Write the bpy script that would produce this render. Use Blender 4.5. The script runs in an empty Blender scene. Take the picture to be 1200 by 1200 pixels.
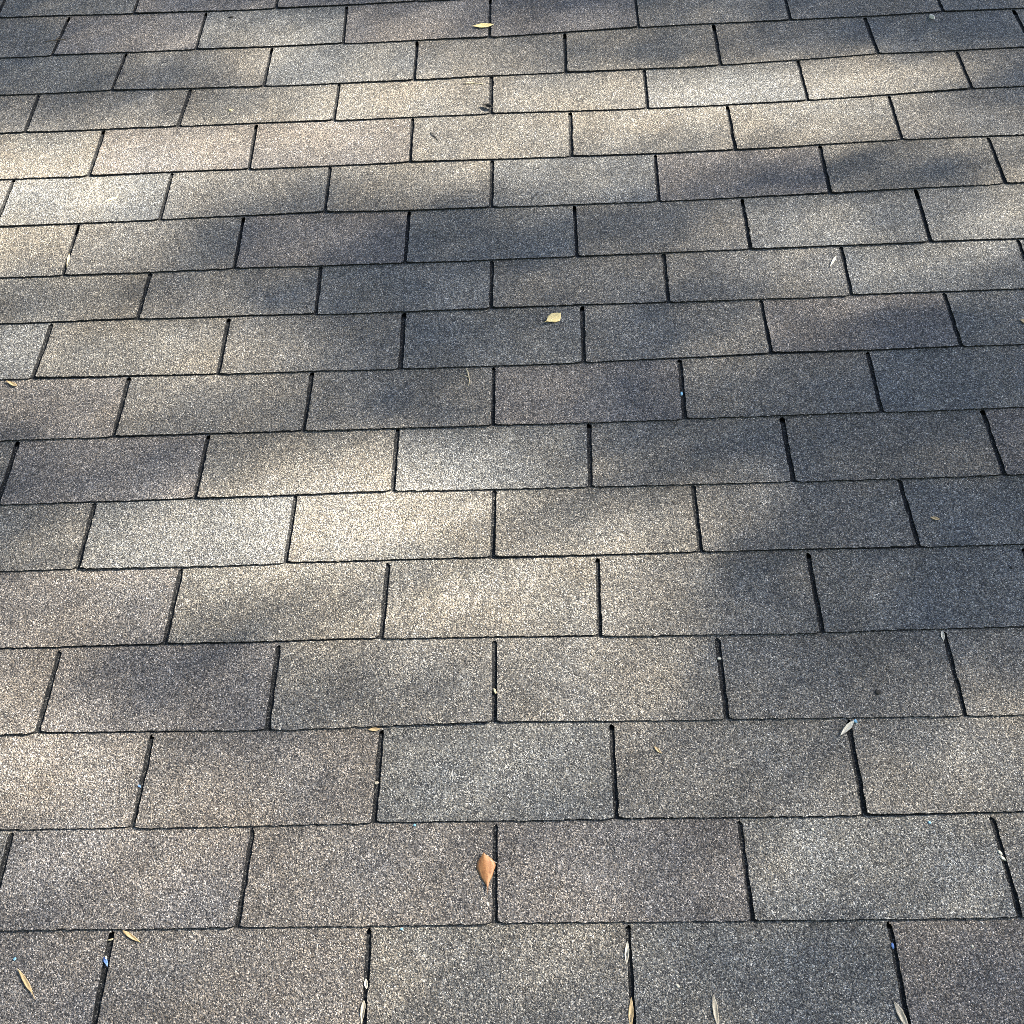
import bpy, math, random
import numpy as np
from mathutils import Vector, Matrix

random.seed(11)
rng = np.random.default_rng(11)
scene = bpy.context.scene
col = scene.collection

# ------------------------------------------------------------------ frame of the roof slope
PITCH = math.radians(18.0)
ROOF = Matrix.Translation((0, 0, 3.4)) @ Matrix.Rotation(PITCH, 4, 'X')   # u along the eave, v up the slope, z off it

# ------------------------------------------------------------------ camera
cam_d = bpy.data.cameras.new('camera')
cam = bpy.data.objects.new('camera', cam_d)
col.objects.link(cam)
cam_d.sensor_width = 36.0
cam_d.lens = 36.0 * 1327.38 / 1200.0
cam_d.clip_start = 0.05
cam_d.clip_end = 900.0
right = Vector((0.9991634, -0.0120040, -0.0390947))
up = Vector((0.0317686, 0.8298153, 0.5571331))
back = Vector((0.0257536, -0.5579090, 0.8295025))
m = Matrix.Identity(4)
for i in range(3):
    m[i][0], m[i][1], m[i][2] = right[i], up[i], back[i]
m.translation = Vector((0.0708064, -0.2170078, 1.4018451))
cam.matrix_world = ROOF @ m
scene.camera = cam

# ------------------------------------------------------------------ sun and sky
SUN_ELEV, SUN_AZ = math.radians(32), math.radians(27)       # over the slope; from the eave line towards the ridge
SUN_R = Vector((math.cos(SUN_ELEV) * math.cos(SUN_AZ), math.cos(SUN_ELEV) * math.sin(SUN_AZ), math.sin(SUN_ELEV)))
SUN_W = (ROOF.to_3x3() @ SUN_R).normalized()
sun_d = bpy.data.lights.new('sun', 'SUN')
sun_d.energy = 5.0
sun_d.angle = math.radians(0.53)
sun_d.color = (1.0, 0.925, 0.74)
sun = bpy.data.objects.new('sun', sun_d)
col.objects.link(sun)
sun.rotation_mode = 'QUATERNION'
sun.rotation_quaternion = SUN_W.to_track_quat('Z', 'Y')
sun.location = (0, 0, 40)

world = bpy.data.worlds.new('World')
scene.world = world
world.use_nodes = True
wn = world.node_tree
bg = wn.nodes['Background']
sky = wn.nodes.new('ShaderNodeTexSky')
sky.sky_type = 'NISHITA'
sky.sun_disc = False
sky.sun_elevation = math.asin(SUN_W.z)
sky.dust_density = 1.2
sky.ozone_density = 1.2
sky.sun_rotation = math.atan2(SUN_W.x, SUN_W.y)
wn.links.new(sky.outputs['Color'], bg.inputs['Color'])
bg.inputs['Strength'].default_value = 0.05

scene.view_settings.view_transform = 'Standard'
scene.view_settings.look = 'None'
scene.view_settings.gamma = 1.0
scene.view_settings.exposure = 2.62
scene.render.engine = 'CYCLES'
scene.cycles.use_denoising = False
scene.cycles.max_bounces = 6
scene.cycles.pixel_filter_type = 'BLACKMAN_HARRIS'
scene.cycles.filter_width = 0.9

# ------------------------------------------------------------------ measured layout of the courses (millimetres on the slope)
# course -> slots as (index in tab widths, u at the butt, v of the butt line, u at the top)
SLOTS = {
    0: [(-1.5, -464, 3, -463), (-0.5, -151, 3, -150), (0.5, 157, 1, 158), (1.5, 465, -4, 466)],
    1: [(-2, -617, 137, -615), (-1, -310, 133, -306), (0, 0, 131, 1), (1, 306, 127, 306), (2, 619, 124, 616)],
    2: [(-1.5, -460, 259, -456), (-0.5, -152, 257, -149), (0.5, 153, 254, 155), (1.5, 460, 250, 463)],
    3: [(-2, -611, 390, -608), (-1, -302, 386, -300), (0, 1, 389, 1), (1, 306, 385, 307), (2, 614, 379, 615)],
    4: [(-1.5, -460, 518, -457), (-0.5, -156, 517, -153), (0.5, 146, 512, 150), (1.5, 451, 507, 452)],
    5: [(-2, -609, 646, -608), (-1, -303, 645, -300), (0, -1, 643, 1), (1, 299, 643, 300), (2, 609, 639, 606)],
    6: [(-1.5, -453, 765, -450), (-0.5, -152, 767, -150), (0.5, 146, 763, 150), (1.5, 449, 761, 450), (2.5, 761, 761, 759)],
    7: [(-2, -602, 890, -600), (-1, -298, 888, -296), (0, 0, 887, 1), (1, 299, 886, 303), (2, 604, 888, 606)],
    8: [(-2.5, -759, 1018, -756), (-1.5, -451, 1013, -450), (-0.5, -151, 1010, -151), (0.5, 148, 1009, 151), (1.5, 451, 1014, 451), (2.5, 756, 1016, 756)],
    9: [(-2, -607, 1143, -605), (-1, -301, 1139, -302), (0, -3, 1139, -1), (1, 296, 1136, 298), (2, 602, 1138, 605)],
    10: [(-2.5, -759, 1255, -759), (-1.5, -454, 1256, -455), (-0.5, -154, 1255, -152), (0.5, 147, 1254, 148), (1.5, 449, 1257, 451), (2.5, 758, 1257, 762)],
    11: [(-2, -608, 1389, -606), (-1, -305, 1393, -306), (0, -2, 1389, 0), (1, 301, 1388, 305), (2, 609, 1391, 613), (3, 923, 1400, 925)],
    12: [(-2.5, -765, 1521, -764), (-1.5, -460, 1520, -462), (-0.5, -155, 1523, -155), (0.5, 149, 1520, 152), (1.5, 455, 1521, 456), (2.5, 766, 1531, 768)],
    13: [(-3, -920, 1659, -921), (-2, -616, 1658, -610), (-1, -309, 1657, -308), (0, -2, 1656, -1), (1, 302, 1654, 305), (2, 611, 1658, 612), (3, 929, 1674, 928)],
    14: [(-2.5, -770, 1781, -764), (-1.5, -460, 1775, -458), (-0.5, -156, 1774, -155), (0.5, 148, 1778, 151), (1.5, 457, 1780, 458), (2.5, 772, 1797, 769)],
    15: [(-3, -920, 1909, -913), (-2, -617, 1908, -615), (-1, -309, 1908, -312), (0, -5, 1907, -3), (1, 304, 1920, 305), (2, 616, 1922, 617), (3, 930, 1929, 931)],
    16: [(-3.5, -1073, 2054, -1072), (-2.5, -772, 2045, -771), (-1.5, -464, 2044, -463), (-0.5, -160, 2047, -159), (0.5, 157, 2051, 158), (1.5, 478, 2056, 479)],
}

# openings shaped into the tree's leaves so sun patches fall here on the slope:
# (u mm, v mm, half length mm, half width mm, turn deg, strength)
GAPS = [
    (-841, 1523, 175, 96, 14, 0.75),
    (-728, 1445, 114, 50, -7, 0.3),
    (-909, 1602, 105, 61, -13, 0.3),
    (-409, 1609, 215, 77, 9, 0.35),
    (-216, 1728, 170, 67, 9, 0.35),
    (73, 1696, 187, 73, 10, 0.4),
    (234, 1594, 198, 55, 6, 0.3),
    (459, 1711, 155, 57, 11, 0.65),
    (728, 1720, 156, 56, 11, 0.35),
    (622, 1583, 184, 60, 10, 0.3),
    (938, 1563, 110, 61, 1, 0.2),
    (901, 1351, 61, 43, 9, 0.35),
    (564, 1322, 119, 54, -2, 0.25),
    (-125, 1541, 146, 61, -5, 0.25),
    (178, 1451, 110, 58, -4, 0.22),
    (-256, 1828, 106, 61, -8, 0.3),
    (-415, 1839, 107, 56, -8, 0.2),
    (-552, 1952, 183, 59, -5, 0.15),
    (-174, 1970, 91, 45, -6, 0.15),
    (398, 1944, 263, 45, -4, 0.08),
    (-832, 1336, 82, 53, -16, 0.45),
    (-657, 1316, 79, 43, -9, 0.15),
    (-618, 1098, 162, 66, -5, 0.22),
    (-803, 1078, 61, 41, -62, 0.2),
    (-394, 1049, 115, 55, -5, 0.1),
    (152, 1220, 147, 51, -3, 0.08),
    (384, 1069, 139, 74, -1, 0.08),
    (621, 1216, 216, 51, -3, 0.1),
    (-451, 943, 167, 52, -4, 0.1),
    (-234, 799, 131, 58, 10, 0.65),
    (-176, 711, 134, 57, -3, 0.95),
    (-444, 698, 116, 42, -4, 0.32),
    (-24, 799, 104, 47, -3, 0.15),
    (52, 695, 126, 52, -2, 0.25),
    (206, 734, 114, 60, -1, 0.22),
    (-72, 597, 195, 62, -2, 0.32),
    (-305, 591, 160, 48, -3, 0.22),
    (-641, 603, 101, 42, -5, 0.15),
    (121, 549, 95, 53, -2, 0.15),
    (-609, 689, 79, 44, -8, 0.2),
    (-672, 469, 64, 48, -48, 0.45),
    (-622, 356, 93, 52, -8, 0.4),
    (-521, 306, 91, 45, -6, 0.2),
    (139, 444, 172, 62, -2, 0.18),
    (594, 288, 108, 74, 10, 0.22),
    (481, 205, 134, 51, 0, 0.2),
    (0, 350, 167, 69, -2, 0.12),
    (-116, 187, 158, 61, -2, 0.14),
    (-306, 278, 165, 65, -3, 0.1),
    (-285, 101, 204, 57, -2, 0.13),
    (-11, 95, 151, 56, -1, 0.13)]

# ------------------------------------------------------------------ materials
def new_mat(name):
    mt = bpy.data.materials.new(name)
    mt.use_nodes = True
    nt = mt.node_tree
    b = nt.nodes['Principled BSDF']
    return mt, nt, b

def N(nt, kind, **kw):
    n = nt.nodes.new(kind)
    for k, v in kw.items():
        if k == 'inputs':
            for a, b in v.items():
                n.inputs[a].default_value = b
        else:
            setattr(n, k, v)
    return n

def ramp(nt, stops, interp='LINEAR'):
    r = nt.nodes.new('ShaderNodeValToRGB')
    r.color_ramp.interpolation = interp
    e = r.color_ramp.elements
    while len(e) > 1:
        e.remove(e[-1])
    e[0].position, e[0].color = stops[0][0], (*stops[0][1], 1)
    for p, c in stops[1:]:
        x = e.new(p)
        x.color = (*c, 1)
    return r

def granule_material(name, stops, bump, tinted, rough=0.9):
    mt, nt, b = new_mat(name)
    L = nt.links.new
    tc = N(nt, 'ShaderNodeTexCoord')
    # slight warp so the grains are not convex cells on a lattice
    wz = N(nt, 'ShaderNodeTexNoise', inputs={'Scale': 600.0, 'Detail': 2.0})
    L(tc.outputs['Object'], wz.inputs['Vector'])
    wsub = N(nt, 'ShaderNodeVectorMath', operation='MULTIPLY_ADD')
    wsub.inputs[1].default_value = (0.001, 0.001, 0.001)
    L(wz.outputs['Color'], wsub.inputs[0])
    L(tc.outputs['Object'], wsub.inputs[2])
    v1 = N(nt, 'ShaderNodeTexVoronoi', feature='F1', inputs={'Scale': 760.0, 'Randomness': 1.0})
    v2 = N(nt, 'ShaderNodeTexVoronoi', feature='F1', inputs={'Scale': 380.0, 'Randomness': 1.0})
    L(wsub.outputs[0], v1.inputs['Vector'])
    L(wsub.outputs[0], v2.inputs['Vector'])
    s1 = N(nt, 'ShaderNodeSeparateColor')
    L(v1.outputs['Color'], s1.inputs[0])
    r = ramp(nt, stops, 'CONSTANT')
    L(s1.outputs[0], r.inputs[0])
    # the odd larger grain
    s2 = N(nt, 'ShaderNodeSeparateColor')
    L(v2.outputs['Color'], s2.inputs[0])
    big = N(nt, 'ShaderNodeMath', operation='MULTIPLY_ADD')
    big.inputs[1].default_value = 0.5
    big.inputs[2].default_value = 0.75
    L(s2.outputs[1], big.inputs[0])
    mul = N(nt, 'ShaderNodeVectorMath', operation='SCALE')
    L(r.outputs['Color'], mul.inputs[0])
    L(big.outputs[0], mul.inputs['Scale'])
    last = mul.outputs[0]
    # weathering: broad blotches and streaks that run down the slope
    mp = N(nt, 'ShaderNodeMapping')
    mp.inputs['Scale'].default_value = (9.0, 4.5, 9.0)
    L(tc.outputs['Object'], mp.inputs['Vector'])
    n1 = N(nt, 'ShaderNodeTexNoise', inputs={'Scale': 1.0, 'Detail': 6.0, 'Roughness': 0.62})
    L(mp.outputs[0], n1.inputs['Vector'])
    w = N(nt, 'ShaderNodeMapRange', inputs={'From Min': 0.3, 'From Max': 0.7, 'To Min': 0.88, 'To Max': 1.13})
    L(n1.outputs[0], w.inputs['Value'])
    n2 = N(nt, 'ShaderNodeTexNoise', inputs={'Scale': 70.0, 'Detail': 3.0, 'Roughness': 0.6})
    L(tc.outputs['Object'], n2.inputs['Vector'])
    w2 = N(nt, 'ShaderNodeMapRange', inputs={'From Min': 0.3, 'From Max': 0.7, 'To Min': 0.84, 'To Max': 1.16})
    L(n2.outputs[0], w2.inputs['Value'])
    ww = N(nt, 'ShaderNodeMath', operation='MULTIPLY')
    L(w.outputs[0], ww.inputs[0]); L(w2.outputs[0], ww.inputs[1])
    m2 = N(nt, 'ShaderNodeVectorMath', operation='SCALE')
    L(last, m2.inputs[0]); L(ww.outputs[0], m2.inputs['Scale'])
    last = m2.outputs[0]
    if tinted:
        # hue drifts a little inside a tab as well
        n3 = N(nt, 'ShaderNodeTexNoise', inputs={'Scale': 7.0, 'Detail': 3.0})
        L(tc.outputs['Object'], n3.inputs['Vector'])
        r3 = ramp(nt, [(0.35, (0.985, 0.972, 1.005)), (0.65, (1.055, 0.982, 0.935))])
        L(n3.outputs[0], r3.inputs[0])
        m3 = N(nt, 'ShaderNodeVectorMath', operation='MULTIPLY')
        L(last, m3.inputs[0]); L(r3.outputs[0], m3.inputs[1])
        oi = N(nt, 'ShaderNodeObjectInfo')
        m4 = N(nt, 'ShaderNodeVectorMath', operation='MULTIPLY')
        L(m3.outputs[0], m4.inputs[0]); L(oi.outputs['Color'], m4.inputs[1])
        last = m4.outputs[0]
    L(last, b.inputs['Base Color'])
    b.inputs['Roughness'].default_value = rough
    b.inputs['Specular IOR Level'].default_value = 0.35
    inv = N(nt, 'ShaderNodeMath', operation='MULTIPLY_ADD')
    inv.inputs[1].default_value = -0.0020
    L(v1.outputs['Distance'], inv.inputs[0])
    hgt = N(nt, 'ShaderNodeMath', operation='MULTIPLY_ADD')
    hgt.inputs[1].default_value = 0.0012
    L(s1.outputs[1], hgt.inputs[0]); L(inv.outputs[0], hgt.inputs[2])
    h2 = N(nt, 'ShaderNodeMath', operation='MULTIPLY_ADD')
    h2.inputs[1].default_value = -0.0030
    L(v2.outputs['Distance'], h2.inputs[0]); L(hgt.outputs[0], h2.inputs[2])
    hgt = h2
    bp = N(nt, 'ShaderNodeBump', inputs={'Strength': bump, 'Distance': 1.0})
    L(hgt.outputs[0], bp.inputs['Height'])
    L(bp.outputs[0], b.inputs['Normal'])
    return mt

MIX = [(0.0, (0.055, 0.055, 0.060)), (0.16, (0.10, 0.10, 0.106)), (0.36, (0.155, 0.153, 0.153)),
       (0.52, (0.215, 0.20, 0.178)), (0.64, (0.21, 0.218, 0.228)), (0.76, (0.33, 0.315, 0.29)),
       (0.88, (0.48, 0.465, 0.44)), (0.965, (0.66, 0.645, 0.62))]
DARK = [(0.0, (0.012, 0.013, 0.016)), (0.5, (0.02, 0.021, 0.026)), (0.80, (0.045, 0.045, 0.052)), (0.92, (0.16, 0.155, 0.15))]
M_GRAN = granule_material('weathered_granules', MIX, 0.85, True)
M_HEAD = granule_material('dark_headlap', DARK, 0.6, False)  # darker grain mix for the headlap that shows in the slots
M_CUT, _nt, _b = new_mat('cut_asphalt')
_n = N(_nt, 'ShaderNodeTexNoise', inputs={'Scale': 500.0, 'Detail': 2.0})
_r = ramp(_nt, [(0.4, (0.006, 0.006, 0.008)), (0.75, (0.022, 0.022, 0.025))])
_nt.links.new(_n.outputs[0], _r.inputs[0]); _nt.links.new(_r.outputs[0], _b.inputs['Base Color'])
_b.inputs['Roughness'].default_value = 0.85

def noisy_mat(name, c0, c1, scale=120.0, rough=0.6, stretch=None, transl=0.0):
    mt, nt, b = new_mat(name)
    tc = N(nt, 'ShaderNodeTexCoord')
    n = N(nt, 'ShaderNodeTexNoise', inputs={'Scale': scale, 'Detail': 4.0, 'Roughness': 0.6})
    if stretch:
        mp = N(nt, 'ShaderNodeMapping')
        mp.inputs['Scale'].default_value = stretch
        nt.links.new(tc.outputs['Object'], mp.inputs['Vector'])
        nt.links.new(mp.outputs[0], n.inputs['Vector'])
    else:
        nt.links.new(tc.outputs['Object'], n.inputs['Vector'])
    r = ramp(nt, [(0.32, c0), (0.68, c1)])
    nt.links.new(n.outputs[0], r.inputs[0])
    nt.links.new(r.outputs[0], b.inputs['Base Color'])
    b.inputs['Roughness'].default_value = rough
    return mt

M_DECK = noisy_mat('deck_felt', (0.012, 0.012, 0.014), (0.03, 0.03, 0.033), 40)
M_TRIM = noisy_mat('painted_fascia', (0.55, 0.54, 0.50), (0.68, 0.67, 0.63), 8)
M_GRASS = noisy_mat('lawn', (0.035, 0.06, 0.018), (0.08, 0.11, 0.035), 3.0, 0.9)
M_BARK = noisy_mat('bark', (0.05, 0.04, 0.03), (0.14, 0.115, 0.09), 14.0, 0.9, (1, 1, 0.2))
M_LEAF = noisy_mat('green_foliage', (0.035, 0.065, 0.02), (0.075, 0.11, 0.03), 2.0, 0.55)

# ------------------------------------------------------------------ helpers
def mesh_obj(name, verts, faces, mats, parent=None, mat_idx=None, smooth=False):
    me = bpy.data.meshes.new(name)
    me.from_pydata([tuple(v) for v in verts], [], [tuple(f) for f in faces])
    for mm in mats:
        me.materials.append(mm)
    if mat_idx is not None:
        me.polygons.foreach_set('material_index', np.asarray(mat_idx, dtype=np.int32))
    if smooth:
        me.polygons.foreach_set('use_smooth', np.ones(len(me.polygons), dtype=bool))
    me.update()
    o = bpy.data.objects.new(name, me)
    col.objects.link(o)
    if parent is not None:
        o.parent = parent
    return o

def tag(o, label=None, cat=None, group=None, kind=None):
    if label: o['label'] = label
    if cat: o['category'] = cat
    if group: o['group'] = group
    if kind: o['kind'] = kind
    return o

def box(x0, x1, y0, y1, z0, z1):
    v = [(x, y, z) for z in (z0, z1) for y in (y0, y1) for x in (x0, x1)]
    f = [(0, 2, 3, 1), (4, 5, 7, 6), (0, 1, 5, 4), (2, 6, 7, 3), (0, 4, 6, 2), (1, 3, 7, 5)]
    return v, f

# ------------------------------------------------------------------ the roof
TAB, EXPO = 304.8, 127.0          # millimetres
def thick(r):
    return float(np.interp(r, [2, 10], [1.9, 2.5]))
KLIM = 6
def course_slots(r):
    """slot table of a course, carried on beyond what was measured"""
    rr = min(max(r, 0), 16)
    if (r - rr) % 2:
        rr += -1 if r > 16 else 1
    base = SLOTS[rr]
    dv = (r - rr) * EXPO
    ks = np.array([b[0] for b in base]); ub = np.array([b[1] for b in base], float)
    vb = np.array([b[2] for b in base], float); ut = np.array([b[3] for b in base], float)
    off = 0.5 if r % 2 == 0 else 0.0
    out = []
    k = -KLIM - off
    while k <= KLIM + off + 0.01:
        d = np.interp(k, ks, ub - ks * TAB); t = np.interp(k, ks, ut - ks * TAB)
        v = np.interp(k, ks, vb)
        out.append((k, k * TAB + d, v + dv, k * TAB + t))
        k += 1
    return out

COURSES = {r: course_slots(r) for r in range(-3, 24)}
def butt(r, u):
    s = COURSES[r]
    return np.interp(u, [a[1] for a in s], [a[2] for a in s])

def wave(u, v):
    return (0.55 * np.sin(u / 97.0 + v / 210.0) + 0.45 * np.sin(u / 231.0 - v / 143.0 + 1.3) + 0.3 * np.sin(u / 41.0 + v / 66.0))

TONE = {'n': (1.0, 1.0, 1.0), 'b': (0.955, 0.995, 1.04), 'w': (1.015, 1.0, 0.97), 'p': (1.02, 0.985, 0.985), 'u': (0.995, 0.975, 1.01)}
TONES = {
    0: {-2.5: 'ud', -1.5: 'p', -.5: 'n', .5: 'bd', 1.5: 'ud'},
    1: {-3: 'n', -2: 'u', -1: 'p', 0: 'ud', 1: 'bl', 2: 'n'},
    2: {-2.5: 'p', -1.5: 'pd', -.5: 'b', .5: 'n', 1.5: 'nl'},
    3: {-3: 'p', -2: 'ud', -1: 'n', 0: 'n', 1: 'nd', 2: 'n'},
    4: {-2.5: 'p', -1.5: 'w', -.5: 'w', .5: 'nd', 1.5: 'bd'},
    5: {-3: 'n', -2: 'bl', -1: 'w', 0: 'w', 1: 'n', 2: 'bd'},
    6: {-2.5: 'ud', -1.5: 'w', -.5: 'b', .5: 'n', 1.5: 'nd', 2.5: 'ud'},
    7: {-3: 'p', -2: 'n', -1: 'n', 0: 'ud', 1: 'nd', 2: 'bd'},
    8: {-3.5: 'bl', -2.5: 'w', -1.5: 'n', -.5: 'bd', .5: 'n', 1.5: 'ud', 2.5: 'bd'},
    9: {-3: 'wd', -2: 'n', -1: 'bd', 0: 'nd', 1: 'n', 2: 'b'},
    10: {-3.5: 'w', -2.5: 'nd', -1.5: 'ud', -.5: 'bd', .5: 'nd', 1.5: 'bl', 2.5: 'b'},
    11: {-3: 'bl', -2: 'n', -1: 'w', 0: 'b', 1: 'ud', 2: 'wd', 3: 'w'},
    12: {-3.5: 'w', -2.5: 'p', -1.5: 'p', -.5: 'w', .5: 'w', 1.5: 'w', 2.5: 'n'},
    13: {-4: 'n', -3: 'nd', -2: 'w', -1: 'w', 0: 'w', 1: 'bl', 2: 'w', 3: 'n'},
    14: {-3.5: 'bd', -2.5: 'nd', -1.5: 'bl', -.5: 'nd', .5: 'wd', 1.5: 'nd', 2.5: 'bd'},
    15: {-4: 'n', -3: 'u', -2: 'bl', -1: 'u', 0: 'ud', 1: 'n', 2: 'nd', 3: 'bd'},
    16: {-3.5: 'b', -2.5: 'ud', -1.5: 'ud', -.5: 'u', .5: 'nd', 1.5: 'n', 2.5: 'u'},
}

def tab_surface(r, sl, sr, fine):
    """one tab: granule face with a ragged butt and slot edges, headlap above, cut edges below (mm)"""
    nu = 60 if fine else 12
    nv = 14 if fine else 3
    ts = random.uniform(0.95, 0.985) if r <= 4 else random.uniform(0.982, 0.997)
    hl, hr = random.uniform(3.0, 4.2), random.uniform(3.0, 4.2)
    t_rows = list(np.linspace(0, ts - 0.035, nv)) + [ts - 0.018, ts - 0.006, ts, 1.0, 1.45, 1.96]
    nr = len(t_rows)
    rag = 0.42 if fine else 0.0
    lj = rng.normal(0, rag, nr); rj = rng.normal(0, rag, nr)
    bj = rng.normal(0, rag, nu + 1)
    bj = bj + 0.9 * np.convolve(rng.normal(0, 1.0, nu + 13), np.ones(13) / 13 ** 0.75, 'valid')[:nu + 1] * (0.22 if fine else 0)
    step = random.uniform(-1.2, 1.2); skew = random.uniform(-0.9, 0.9)
    s = np.linspace(0, 1, nu + 1)
    THICK = thick(r)
    P = np.zeros((nr, nu + 1, 3))
    H0 = 127.0
    liftL, liftR = abs(random.gauss(0, 0.9)), abs(random.gauss(0, 0.9))
    for j, t in enumerate(t_rows):
        tt = min(t, 1.0)
        cl = sl[1] + (sl[3] - sl[1]) * tt
        cr = sr[1] + (sr[3] - sr[1]) * tt
        if t >= ts:
            ul, ur = cl + 0.15, cr - 0.15
            if t > 1.0:
                ul, ur = cl + 0.15, cr - 0.15
        else:
            q = max(0.0, 1 - (ts - t) / 0.035)
            g = math.sqrt(max(0.0, 1 - q * q))
            ul, ur = cl + hl * g + lj[j], cr - hr * g + rj[j]
        u = ul + (ur - ul) * s
        v0 = butt(r, u) + step + skew * (2 * s - 1)
        v1 = butt(r + 1, u)
        v = v0 + t * (v1 - v0)
        if j == 0:
            v = v + bj
            # worn corners
            v = v + 2.0 * np.exp(-(u - ul) / 3.0) + 2.0 * np.exp(-(ur - u) / 3.0)
        z = THICK * 3 - 1.08 * THICK * t + wave(u, v)
        z = z + (liftL * (1 - s) ** 2 + liftR * s ** 2) * max(0.0, 1 - t) ** 2
        P[j, :, 0] = u; P[j, :, 1] = v; P[j, :, 2] = z
    W = nu + 1
    V = P.reshape(-1, 3)
    F, MI = [], []
    for j in range(nr - 1):
        mi = 2 if t_rows[j] >= 1.0 else 0
        for i in range(nu):
            a = j * W + i
            F.append((a, a + 1, a + W + 1, a + W)); MI.append(mi)
    # cut edges: left edge downwards, along the butt, up the right edge
    loop = [j * W for j in range(nr - 1, -1, -1)] + list(range(1, W)) + [j * W + nu for j in range(1, nr)]
    low = V[loop].copy(); low[:, 2] -= THICK
    b0 = len(V)
    V = np.vstack([V, low])
    for i in range(len(loop) - 1):
        F.append((loop[i], b0 + i, b0 + i + 1, loop[i + 1])); MI.append(1)
    return V / 1000.0, F, MI

roof = bpy.data.objects.new('shingle_roof', None)
col.objects.link(roof)
roof.matrix_world = ROOF
roof.empty_display_size = 0.5
tag(roof, 'weathered grey and tan asphalt shingle roof slope dappled with sunlight', 'roof')

n_tabs = 0
far = {'v': [], 'f': [], 'm': []}
for r in range(-3, 23):
    S = COURSES[r]
    for a, b in zip(S[:-1], S[1:]):
        mid = 0.5 * (a[0] + b[0])
        lim = 2.6 + max(r, 0) * 0.14
        seen = -1 <= r <= 17 and abs(mid) <= lim
        V, F, MI = tab_surface(r, a, b, seen)
        near = -2 <= r <= 18 and abs(mid) <= lim + 1.0
        if not near:
            o0 = sum(len(x) for x in far['v'])
            far['v'].append(V); far['f'] += [tuple(i + o0 for i in f) for f in F]; far['m'] += MI
            continue
        o = mesh_obj('shingle', V, F, [M_GRAN, M_CUT, M_HEAD], roof, MI)
        n_tabs += 1
        t = TONES.get(r, {}).get(a[0])
        if t is None:
            t = random.choice('nnnbwpu') + random.choice(['', '', 'd', 'l'])
        c = TONE[t[0]]
        k = {'d': 0.955, 'l': 1.01, '': 1.0}[t[1:]] * random.uniform(0.975, 1.025)
        o.color = (c[0] * k, c[1] * k, c[2] * k, 1)
fo = mesh_obj('shingle_field', np.vstack(far['v']), far['f'], [M_GRAN, M_CUT, M_HEAD], roof, far['m'])
fo['kind'] = 'stuff'
v, f = box(-2.1, 2.1, -0.5, 3.25, -0.03, -0.004)
mesh_obj('deck', v, f, [M_DECK], roof)
v, f = box(-2.12, 2.12, -0.53, -0.503, -0.18, -0.003)
mesh_obj('fascia', v, f, [M_TRIM], roof)

# ------------------------------------------------------------------ height of the shingles under a point of the slope
def surf(u, v):
    r = 0
    for k in range(-2, 22):
        if butt(k, u) <= v:
            r = k
    v0, v1 = butt(r, u), butt(r + 1, u)
    THICK = thick(r)
    return THICK * 3 - 1.08 * THICK * (v - v0) / (v1 - v0) + wave(u, v)

# ------------------------------------------------------------------ fallen leaves and scraps
def leaf_mat(name, c0, c1):
    return noisy_mat(name, c0, c1, 90.0, 0.55, (1, 3, 1))
M_YEL = leaf_mat('yellow_leaf', (0.80, 0.60, 0.25), (0.88, 0.74, 0.40))
M_TAN = leaf_mat('tan_leaf', (0.42, 0.29, 0.15), (0.62, 0.47, 0.28))
M_BRN = leaf_mat('brown_leaf', (0.27, 0.105, 0.04), (0.46, 0.23, 0.10))
M_PALE = leaf_mat('bleached_leaf', (0.58, 0.52, 0.43), (0.82, 0.78, 0.70))
M_GREYL = leaf_mat('grey_leaf', (0.32, 0.28, 0.23), (0.50, 0.45, 0.38))
M_BLUE = noisy_mat('glint_blue', (0.10, 0.36, 0.68), (0.45, 0.72, 0.90), 300.0, 0.3)  # blue of colour-fringe glints, painted as solid specks
M_DBLUE = noisy_mat('glint_dark_blue', (0.03, 0.12, 0.50), (0.35, 0.50, 0.85), 300.0, 0.3)  # deeper blue for the same painted colour glints
M_DRK = noisy_mat('dark_scrap', (0.012, 0.012, 0.016), (0.04, 0.035, 0.03), 200.0, 0.8)
M_TWIG = noisy_mat('twig_bark', (0.10, 0.07, 0.05), (0.22, 0.17, 0.12), 200.0, 0.8)
M_STRAW = noisy_mat('straw', (0.50, 0.42, 0.28), (0.70, 0.62, 0.45), 200.0, 0.7)

def put(o, u, v, ang, lift, pitch=0.0, roll=0.0, z=None):
    zz = surf(u, v) if z is None else z
    o.matrix_world = ROOF @ Matrix.Translation((u / 1000, v / 1000, (zz + lift) / 1000)) @ Matrix.Rotation(math.radians(ang), 4, 'Z') \
        @ Matrix.Rotation(math.radians(pitch), 4, 'Y') @ Matrix.Rotation(math.radians(roll), 4, 'X')

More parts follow.
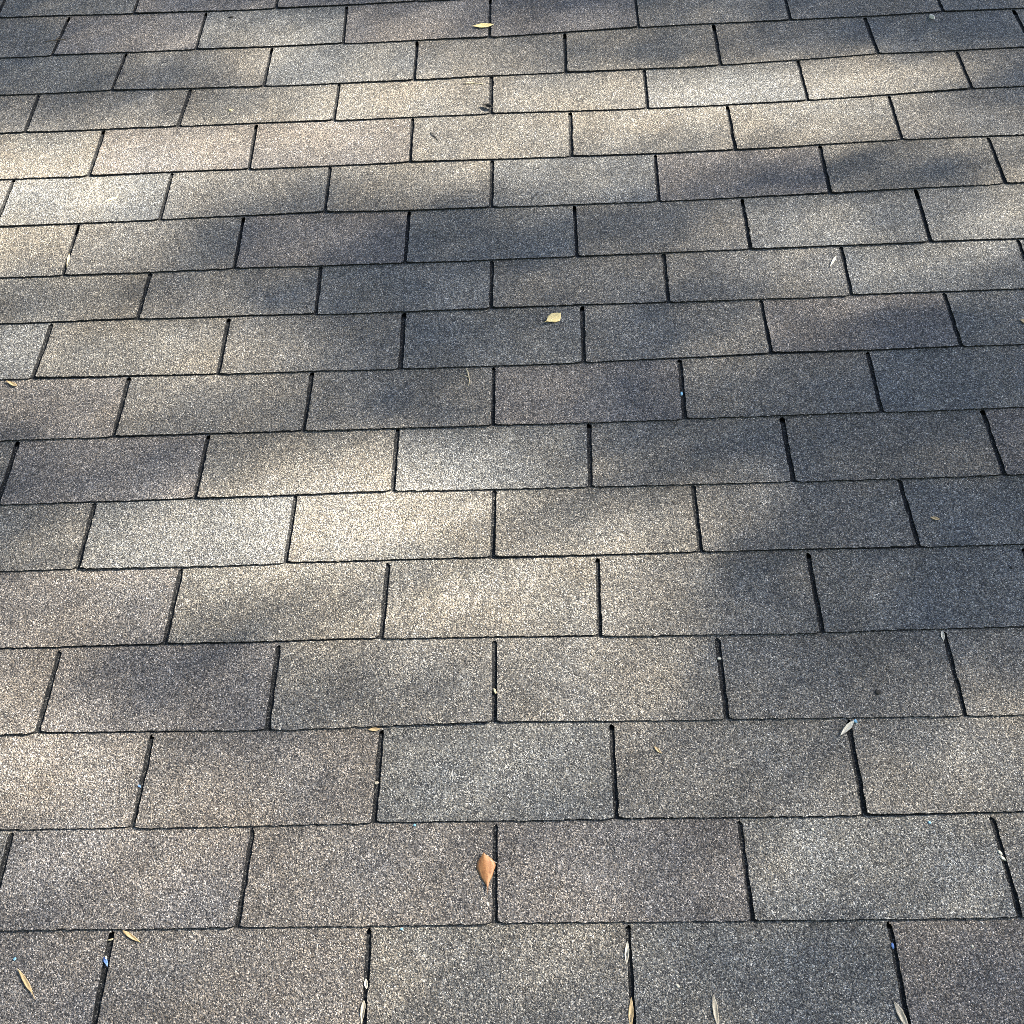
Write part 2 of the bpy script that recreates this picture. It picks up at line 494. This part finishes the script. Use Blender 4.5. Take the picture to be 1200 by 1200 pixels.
def leaf(name, length, width, mat, u, v, ang, label, cat='leaf', widest=0.45, fold=0.15, curl=0.1, lift=1.0, pitch=0, roll=0, stem=0.0, z=None, group=None, blunt=0.9):
    """a dry leaf lying on the slope: outline, fold along the midrib, curl along its length, 0.35 mm thick (mm, long axis x)"""
    nl, nw = 16, 6
    top = []
    L = length
    for i in range(nl + 1):
        t = i / nl
        if t <= widest:
            w = math.sin(0.5 * math.pi * t / widest) ** blunt
        else:
            w = math.cos(0.5 * math.pi * (t - widest) / (1 - widest)) ** blunt
        w = max(w, 0.03) * width / 2
        x = (t - 0.5) * L
        for j in range(nw + 1):
            s = 2 * j / nw - 1
            y = s * w * (1 + 0.08 * math.sin(5.1 * t + 2.0 * s) + 0.05 * math.sin(23 * t))
            zc = fold * abs(s) * w * 2 + curl * L * (2 * t - 1) ** 2 * 0.5 + 0.25 * math.sin(9 * t + 3 * s)
            top.append((x, y, zc))
    n = len(top)
    vs = top + [(x, y, zc - 0.35) for x, y, zc in top]
    fs = []
    W = nw + 1
    for i in range(nl):
        for j in range(nw):
            a = i * W + j
            fs.append((a, a + W, a + W + 1, a + 1))
            fs.append((n + a, n + a + 1, n + a + W + 1, n + a + W))
    ring = [j for j in range(W)] + [i * W + nw for i in range(1, nl + 1)] + [nl * W + j for j in range(nw - 1, -1, -1)] + [i * W for i in range(nl - 1, 0, -1)]
    for a, b in zip(ring, ring[1:] + ring[:1]):
        fs.append((a, b, n + b, n + a))
    o = mesh_obj(name, np.array(vs) / 1000, fs, [mat], None, None, True)
    tag(o, label, cat, group)
    if stem > 0:
        st = tube('stem', [(-L / 2 + 1, 0, curl * L * 0.5), (-L / 2 - stem * 0.5, 0.4, curl * L * 0.5 + 0.3), (-L / 2 - stem, 1.0, 0.2)], 0.45, mat, o)
    put(o, u, v, ang, lift, pitch, roll, z)
    return o

def tube(name, pts, rad, mat, parent=None, sides=6, taper=0.6):
    pts = [Vector(p) for p in pts]
    vs, fs = [], []
    for i, p in enumerate(pts):
        d = (pts[min(i + 1, len(pts) - 1)] - pts[max(i - 1, 0)]).normalized()
        a = d.cross(Vector((0.13, 0.27, 1))).normalized(); b = d.cross(a)
        rr = rad * (1 - (1 - taper) * i / max(1, len(pts) - 1))
        for k in range(sides):
            q = 2 * math.pi * k / sides
            vs.append(p + (a * math.cos(q) + b * math.sin(q)) * rr)
    for i in range(len(pts) - 1):
        for k in range(sides):
            k2 = (k + 1) % sides
            fs.append((i * sides + k, i * sides + k2, (i + 1) * sides + k2, (i + 1) * sides + k))
    fs.append(tuple(range(sides))[::-1]); e = (len(pts) - 1) * sides
    fs.append(tuple(range(e, e + sides)))
    return mesh_obj(name, np.array([tuple(x) for x in vs]) / 1000, fs, [mat], parent, None, True)

def twig(name, u, v, ang, length, rad, mat, label, cat='twig', bend=0.08, lift=1.2, side=None):
    n = 9
    pts = []
    for i in range(n):
        t = i / (n - 1)
        pts.append(((t - 0.5) * length, bend * length * math.sin(math.pi * t) + 0.25 * math.sin(11 * t), 0.6 * math.sin(7 * t)))
    o = tube(name, pts, rad, mat)
    if side:
        for t, a, l in side:
            x0, y0, z0 = pts[int(t * (n - 1))]
            q = math.radians(a)
            tube('side_shoot', [(x0, y0, z0), (x0 + l * .5 * math.cos(q), y0 + l * .5 * math.sin(q), z0 + .3), (x0 + l * math.cos(q), y0 + l * math.sin(q), z0 + .1)], rad * .75, mat, o, 5)
    tag(o, label, cat)
    put(o, u, v, ang, lift)
    return o

def chip(name, u, v, ang, l, w, h, mat, label, cat='chip', lift=0.4, pitch=0, roll=0, z=None):
    """an irregular angular crumb"""
    rs = random.Random(int(u * 7 + v * 13))
    n = 7
    lo, hi, tip = [], [], []
    for k in range(n):
        q = 2 * math.pi * k / n
        f = rs.uniform(0.75, 1.15)
        lo.append((l / 2 * f * math.cos(q), w / 2 * f * math.sin(q), 0))
        hi.append((l / 2 * f * 0.7 * math.cos(q + .2), w / 2 * f * 0.7 * math.sin(q + .2), h * rs.uniform(0.7, 1.1)))
    vs = lo + hi
    fs = [tuple(range(n))[::-1], tuple(range(n, 2 * n))]
    for k in range(n):
        k2 = (k + 1) % n
        fs.append((k, k2, n + k2, n + k))
    o = mesh_obj(name, np.array(vs) / 1000, fs, [mat])
    tag(o, label, cat)
    put(o, u, v, ang, lift, pitch, roll, z)
    return o

SLOT_Z = 6.5      # floor of a slot lies lower than the tabs beside it
# leaves
leaf('leaf', 43, 15, M_YEL, -17, 1943, 4, 'slender bright yellow leaf lying across a slot near the top edge', fold=0.10, curl=0.10, lift=2.5, stem=5)
leaf('leaf', 32, 21, M_YEL, 102, 1110, 41, 'plump pale yellow oval leaf near the middle of the roof', fold=-0.06, curl=0.06, lift=3.0, widest=0.55, stem=5, blunt=0.95, roll=4, pitch=6)
leaf("leaf", 44, 23, M_BRN, -11, 193, 97, 'folded orange brown leaf standing beside a slot in the foreground', fold=-0.14, curl=0.02, lift=3.6, widest=0.68, stem=6, blunt=1.35)
leaf('leaf', 38, 5.2, M_TAN, -556, 77, 131, 'narrow cream leaf lying aslant in the bottom left corner', widest=0.35, fold=0.12, curl=0.05, lift=1.3, stem=8)
leaf('leaf', 29, 4.8, M_TAN, -438, 125, -30, 'narrow tan leaf sticking out from under a shingle edge beside a slot top', widest=0.35, fold=0.12, curl=0.04, lift=1.0)
leaf('leaf', 34, 8.0, M_GREYL, 460, 19, -70, 'greyish leaf lodged at the lower end of the slot with the blue glint', widest=0.4, fold=0.15, curl=0.05, lift=0.6)
leaf('leaf', 36, 6.5, M_GREYL, 251, 28, -87, 'thin grey tan leaf pointing down the slope between two slots at the bottom edge', widest=0.4, fold=0.15, curl=0.05, lift=1.0)
leaf('leaf', 34, 6.0, M_TAN, 155, 28, -95, 'narrow golden leaf wedged in a slot at the bottom edge, below a white husk', widest=0.5, fold=0.15, curl=0.04, lift=0.2)
leaf('husk', 27, 5.2, M_PALE, 155, 94, -96, 'long white husk lying in a slot above a golden leaf', 'husk', widest=0.5, fold=0.35, curl=0.05, lift=-0.5)
leaf('husk', 12, 4.5, M_PALE, -151, 66, -81, 'short white husk in the lower slot, upper of two scraps there', 'husk', widest=0.5, fold=0.3, curl=0.05, lift=-0.2)
leaf('husk', 26, 5.5, M_GREYL, -153, 35, -93, 'ragged grey husk in a slot at the bottom edge, below a short white husk', 'husk', widest=0.3, fold=0.3, curl=0.05, lift=-0.2)
leaf('leaf', 29, 7, M_PALE, 459, 366, 44, 'curled white leaf with a blue glint at its tip, over a slot top', widest=0.6, fold=0.25, curl=0.12, lift=2.2)
leaf('leaf', 30, 4.5, M_PALE, 585, 1218, 60, 'small white sliver of leaf left of a slot on a bluish shingle', widest=0.62, fold=0.15, curl=0.06, lift=1.6)
leaf('leaf', 24, 6, M_TAN, -792, 1007, -28, 'pale tan leaf scrap by the left edge under a shingle butt', widest=0.7, fold=0.15, curl=0.15, lift=1.8, blunt=0.7)
leaf('leaf', 26, 6.5, M_YEL, -710, 1452, 24, 'faint yellow leaf on the brightest sunlit shingle at the left', widest=0.5, fold=0.08, curl=0.03, lift=0.4)
leaf('husk', 38, 4.5, M_STRAW, -758, 1291, 96, 'straw coloured husk filling a slot near the left edge', 'husk', widest=0.6, fold=0.2, curl=0.04, lift=-0.6)
leaf('leaf', 16, 9, M_TAN, 870, 1063, -40, 'small tan leaf cut by the right edge of the picture', widest=0.5, fold=0.2, curl=0.1, lift=1.0)
leaf('leaf', 14, 4.0, M_TAN, 212, 344, -46, 'tiny tan leaf scrap on the shingle between two foreground slots', 'leaf', fold=0.15, lift=0.8)
leaf('leaf', 14, 5.5, M_TAN, 643, 687, -15, 'tiny tan leaf scrap on a dark shingle toward the right edge', 'leaf', fold=0.15, lift=0.8)
leaf('husk', 16, 5.0, M_PALE, 612, 497, -94, 'small pale husk at the top of a slot at right', 'husk', fold=0.3, lift=0.4)
leaf('leaf', 17, 5.0, M_TAN, -159, 383, 2, 'tan sliver tucked along a shingle edge above a foreground slot', 'leaf', fold=0.12, lift=0.8)
leaf('leaf', 26, 11, M_DRK, -9, 1674, 150, 'dark curled scrap at a shingle corner in the sunlit upper band', 'leaf', fold=0.35, curl=0.2, lift=2.0, widest=0.35)
# twigs and stems
twig('twig', -36, 1752, -8, 38, 1.1, M_STRAW, 'pale straw lying level below a shingle edge in the upper middle', 'straw', 0.05)
twig('twig', -111, 1593, -60, 30, 0.9, M_DRK, 'thin dark twig lying aslant on a bright upper shingle', 'twig', 0.03)
twig('twig', -42, 987, -83, 38, 0.8, M_STRAW, 'forked pale stem on a grey shingle left of the central slot', 'stem', 0.08, side=[(0.55, -125, 17)])
twig('twig', -924, 1958, 9, 42, 0.9, M_TWIG, 'thin dark twig crossing a slot in the top left corner', 'twig', 0.05, side=[(0.6, 50, 12)])
twig('thread', -2, 204, -18, 9, 0.6, M_PALE, 'short white thread across the slot beside the folded brown leaf', 'thread', 0.05, lift=0.8)
# chips, flakes and crumbs; the blue chips stand for painted colour glints
chip('chip', 903, 1911, -79, 22, 9, 6, M_PALE, 'white chip casting a shadow under a shingle edge at top right', 'chip', 1.0, pitch=-14)
chip('flake', 615, 201, -48, 9, 4.0, 1.4, M_PALE, 'upper of two white flakes in the slot at the lower right', 'flake', 0.2)
chip('flake', 617, 194, -50, 9, 4.5, 1.4, M_PALE, 'lower of two white flakes in the slot at the lower right', 'flake', 0.2)
chip('flake', 306, 473, 0, 6.5, 5, 1.4, M_PALE, 'pale flake near the top of a slot right of centre', 'flake', 0.2)
chip('flake', 1, 433, -76, 9, 4, 1.4, M_STRAW, 'straw coloured flake in the central slot in the lower half', 'flake', 0.2)
chip('flake', -152, 309, 20, 7, 5, 1.4, M_GREYL, 'grey flake in a slot above the bottom three courses', 'flake', 0.0)
chip('flake', -463, 122, 15, 8, 2.6, 1.2, M_STRAW, 'yellowish flake at the top of the lower left slot', 'flake', 0.2)
chip('chip', -464, 97, -65, 12, 4.5, 1.8, M_DBLUE, 'blue and white glint in the lower left slot, built as a chip', 'plastic scrap', 0.2)
chip('flake', -464, 101, -80, 6, 2.2, 2.4, M_PALE, 'white shred on top of the blue glint in the lower left slot', 'flake', 1.0)
chip('chip', -112, 127, 0, 3.8, 3.4, 1.2, M_BLUE, 'sky blue glint speck under the lowest shingle edge left of centre', 'plastic scrap', 0.3)
chip('chip', -101, 253, -15, 3.8, 3.4, 1.2, M_BLUE, 'sky blue glint speck under a shingle edge right of a foreground slot', 'plastic scrap', 0.3)
chip('chip', 465, 95, -86, 8.5, 3.6, 1.4, M_DBLUE, 'deep blue glint in the slot at the lower right', 'plastic scrap', 0.2)
chip('chip', -575, 102, 20, 4.6, 4.0, 1.2, M_BLUE, 'sky blue glint speck at the stem of the bottom left cream leaf', 'plastic scrap', 0.3)
chip('chip', 472, 376, -40, 7, 5.5, 2.4, M_BLUE, 'blue glint at the tip of the curled white leaf', 'plastic scrap', 0.8)
chip('chip', -461, 313, -42, 6, 3.0, 1.2, M_DBLUE, 'bluish white glint in the slot at the left of the foreground', 'plastic scrap', 0.2)
chip('chip', 539, 240, -31, 4.5, 3.6, 1.2, M_BLUE, 'sky blue glint speck below a shingle edge at the lower right', 'plastic scrap', 0.3)
chip('crumb', 509, 416, -55, 9, 8, 1.6, M_DRK, 'dark stain on a grey shingle in the lower right, built as a crumb', 'crumb', 0.3)  # a dark stain, built as a raised crumb
chip('crumb', 731, 601, -36, 5, 4.5, 1.4, M_DRK, 'dark crumb on the shaded shingle by the right edge', 'crumb', 0.3)
chip('crumb', -558, 2021, 8, 13, 9, 2.0, M_DRK, 'dark crumb at a shingle edge in the top left', 'crumb', 0.3)
chip('crumb', 458, 1570, -91, 13, 5, 2.0, M_DRK, 'dark crumb stuck beside a slot in the sunlit band at upper right', 'crumb', 0.3)
chip('flake', -518, 1700, -4, 8, 8, 1.6, M_YEL, 'yellowish flake on a warm shingle at upper left', 'flake', 0.3)
chip('flake', 299, 937, -87, 9, 4, 1.4, M_BLUE, 'pale blue flake in a slot right of the middle', 'flake', 0.0)
chip('flake', 211, 56, -47, 6.5, 3.5, 1.2, M_PALE, 'white flake on the shingle between two bottom edge leaves', 'flake', 0.3)
chip('flake', 394, 235, -64, 4.5, 3.6, 1.2, M_PALE, 'white flake right of a slot top in the lower right', 'flake', 0.3)
chip('flake', -8, 153, -80, 8, 3, 1.2, M_PALE, 'white shred in the slot under the folded brown leaf', 'flake', 0.0)
chip('flake', 557, 93, -74, 4, 3, 1.2, M_PALE, 'white flake on the shaded shingle in the bottom right corner', 'flake', 0.3)

# ------------------------------------------------------------------ ground and the tree that shades the slope
v, f = box(-300, 300, -300, 300, -0.5, 0.0)
g = mesh_obj('ground', v, f, [M_GRASS])
tag(g, kind='structure')

CROWN_T, CROWN_R = 13.0, 3.6
e1 = SUN_R.cross(Vector((0, 0, 1))).normalized()
e2 = e1.cross(SUN_R).normalized()
AIM = np.array((0.0, 1.02, 0.0))
d = np.array(SUN_R)

def optical_depth(u, v):
    """how much leaf the sun should cross on its way to a point of the slope"""
    T = 0.02 + 0.035 / (1 + np.exp((u - 250) / 80.0))
    T += 0.04 / (1 + np.exp((v - 420) / 60.0))
    for (cu, cv, su, sv, an, am) in GAPS:
        a = math.radians(an)
        x = (u - cu) * math.cos(a) + (v - cv) * math.sin(a)
        y = -(u - cu) * math.sin(a) + (v - cv) * math.cos(a)
        wide = cv < 480 and cu > -500
        su, sv = (su * 1.15, sv * 1.15) if wide else (su * 0.88, sv * 0.8)
        T += (1.0 if cv > 1420 and cu > 100 else 1.3 if cv > 1420 else 1.6 if cv > 480 else 0.34 if wide else 1.6) * am * np.exp(-0.5 * (x * x / su ** 2 + y * y / sv ** 2))
    T = np.clip(T, 0.022, 0.99)
    tau = -np.log(T)
    out = 1.9 + 0.9 * np.sin(u / 150.0 + 1.1 * np.sin(v / 190.0)) * np.sin(v / 120.0 + 0.8 * np.sin(u / 260.0))
    edge = np.maximum(np.abs(u) - 1150, np.abs(v - 1030) - 1150)
    k = np.clip(edge / 250.0, 0, 1)
    return tau * (1 - k) + out * k

tree = bpy.data.objects.new('shade_tree', None)
col.objects.link(tree)
crown_c = ROOF @ Vector(tuple(AIM + d * CROWN_T))
tree.location = (crown_c.x + 0.6, crown_c.y + 0.2, 0)
tag(tree, 'broad leafy tree beside the house that throws dappled shade on the roof', 'tree')
TW = Matrix.Translation(tree.location).inverted()

LEAF_L, LEAF_W = 0.052, 0.029
PROJ = LEAF_L * LEAF_W * 0.62 * 0.5
TAU_MAX = 3.9
n_c = int(math.pi * CROWN_R ** 2 * TAU_MAX / PROJ)
seq = (0.5 + np.outer(np.arange(n_c), 1 / 1.2207440846 ** np.arange(1, 4))) % 1.0     # evenly spread
ra = np.sqrt(seq[:, 0]) * CROWN_R
th = seq[:, 1] * 2 * math.pi
p1, p2 = ra * np.cos(th), ra * np.sin(th)
chord = np.sqrt(np.maximum(CROWN_R ** 2 - ra ** 2, 0.05))
tt = CROWN_T + (rng.random(n_c) * 2 - 1) * chord * 0.7
P = AIM + np.outer(tt, d) + np.outer(p1, np.array(e1)) + np.outer(p2, np.array(e2))
tz = P[:, 2] / d[2]
uu = (P[:, 0] - tz * d[0]) * 1000; vv = (P[:, 1] - tz * d[1]) * 1000
keep = seq[:, 2] < optical_depth(uu + 6, vv + 22) / TAU_MAX
P = P[keep]
n_l = len(P)
Rm = np.array(ROOF.to_3x3()); Tm = np.array(ROOF.translation)

def limb(name, pts, r0, r1, parent):
    return tube(name, [Vector(p) * 1000 for p in pts], r0 * 1000, M_BARK, parent, 10, r1 / r0)

def wood(root, top_z, spread):
    trunk = limb('trunk', [(0, 0, 0), (0.05, 0.0, 2.0), (-0.05, 0.05, 4.2), (-0.2, 0.0, 6.2), (-0.3, -0.05, max(top_z - 2.2, 6.8))], 0.34, 0.18, root)
    for i in range(8):
        a = i * 2.4 + 0.3
        z0 = top_z - 4.0 + 0.22 * i
        ln = spread - 0.1 * i
        p0 = Vector((-0.25, 0, z0))
        pts = [p0, p0 + Vector((math.cos(a) * ln * .35, math.sin(a) * ln * .35, .5)), p0 + Vector((math.cos(a) * ln * .7, math.sin(a) * ln * .7, 1.2)), p0 + Vector((math.cos(a) * ln, math.sin(a) * ln, 2.1))]
        limb('limb', pts, 0.075, 0.015, trunk)

wood(tree, (crown_c - tree.location).z, 2.6)

def leaf_cloud(Pw, L, W, parent):
    n = len(Pw)
    ax = rng.normal(size=(n, 3)); ax /= np.linalg.norm(ax, axis=1)[:, None]
    bx = rng.normal(size=(n, 3)); bx -= (bx * ax).sum(1)[:, None] * ax; bx /= np.linalg.norm(bx, axis=1)[:, None]
    sz = rng.uniform(0.75, 1.25, n)[:, None]
    q = np.stack([Pw - ax * sz * L / 2, Pw + bx * sz * W / 2 - ax * sz * 0.1 * L, Pw + ax * sz * L / 2, Pw - bx * sz * W / 2 - ax * sz * 0.1 * L], 1).reshape(-1, 3)
    me = bpy.data.meshes.new('crown')
    me.vertices.add(4 * n); me.vertices.foreach_set('co', q.ravel())
    me.loops.add(4 * n); me.loops.foreach_set('vertex_index', np.arange(4 * n, dtype=np.int32))
    me.polygons.add(n); me.polygons.foreach_set('loop_start', np.arange(0, 4 * n, 4, dtype=np.int32))
    me.polygons.foreach_set('loop_total', np.full(n, 4, dtype=np.int32))
    me.materials.append(M_LEAF)
    me.update(calc_edges=True); me.validate()
    o = bpy.data.objects.new('crown', me)
    col.objects.link(o); o.parent = parent
    o['kind'] = 'stuff'
    return o

crown = leaf_cloud(P @ Rm.T + Tm - np.array(tree.location), LEAF_L, LEAF_W, tree)

# unseen trees, added to close off part of the sky and dim the ambient
def added_tree(dirv, dist, rad, label):
    c = ROOF @ (Vector(dirv).normalized() * dist + Vector((0, 1.0, 0)))
    root = bpy.data.objects.new('shade_tree', None)
    col.objects.link(root)
    root.location = (c.x, c.y, 0)
    tag(root, label, 'tree')
    nb = 260
    b = rng.normal(size=(nb, 3)); b /= np.linalg.norm(b, axis=1)[:, None]
    b *= rad * (rng.random(nb) ** 0.4)[:, None] * 0.9
    k = 120
    Pl = (b[:, None, :] + rng.normal(size=(nb, k, 3)) * 0.42).reshape(-1, 3) + np.array((0, 0, c.z))
    leaf_cloud(Pl, 0.14, 0.075, root)
    wood(root, c.z, rad * 0.8)
added_tree((-0.62, -0.25, 0.74), 7.5, 4.4, 'dense leafy tree added left of the roof, behind the viewer, to dim the sky')
added_tree((-0.45, 0.62, 0.64), 9.0, 4.4, 'dense leafy tree added unseen beyond the left end of the ridge to dim the sky')
added_tree((-0.16, -0.42, 0.88), 9.5, 4.4, 'tall leafy tree added to dim the sky, its crown over the eave behind the viewer')
added_tree((0.35, -0.68, 0.64), 8.5, 4.0, 'dense leafy tree added right of the roof, behind the viewer, to dim the sky')
print('tabs', n_tabs, 'leaves', n_l)
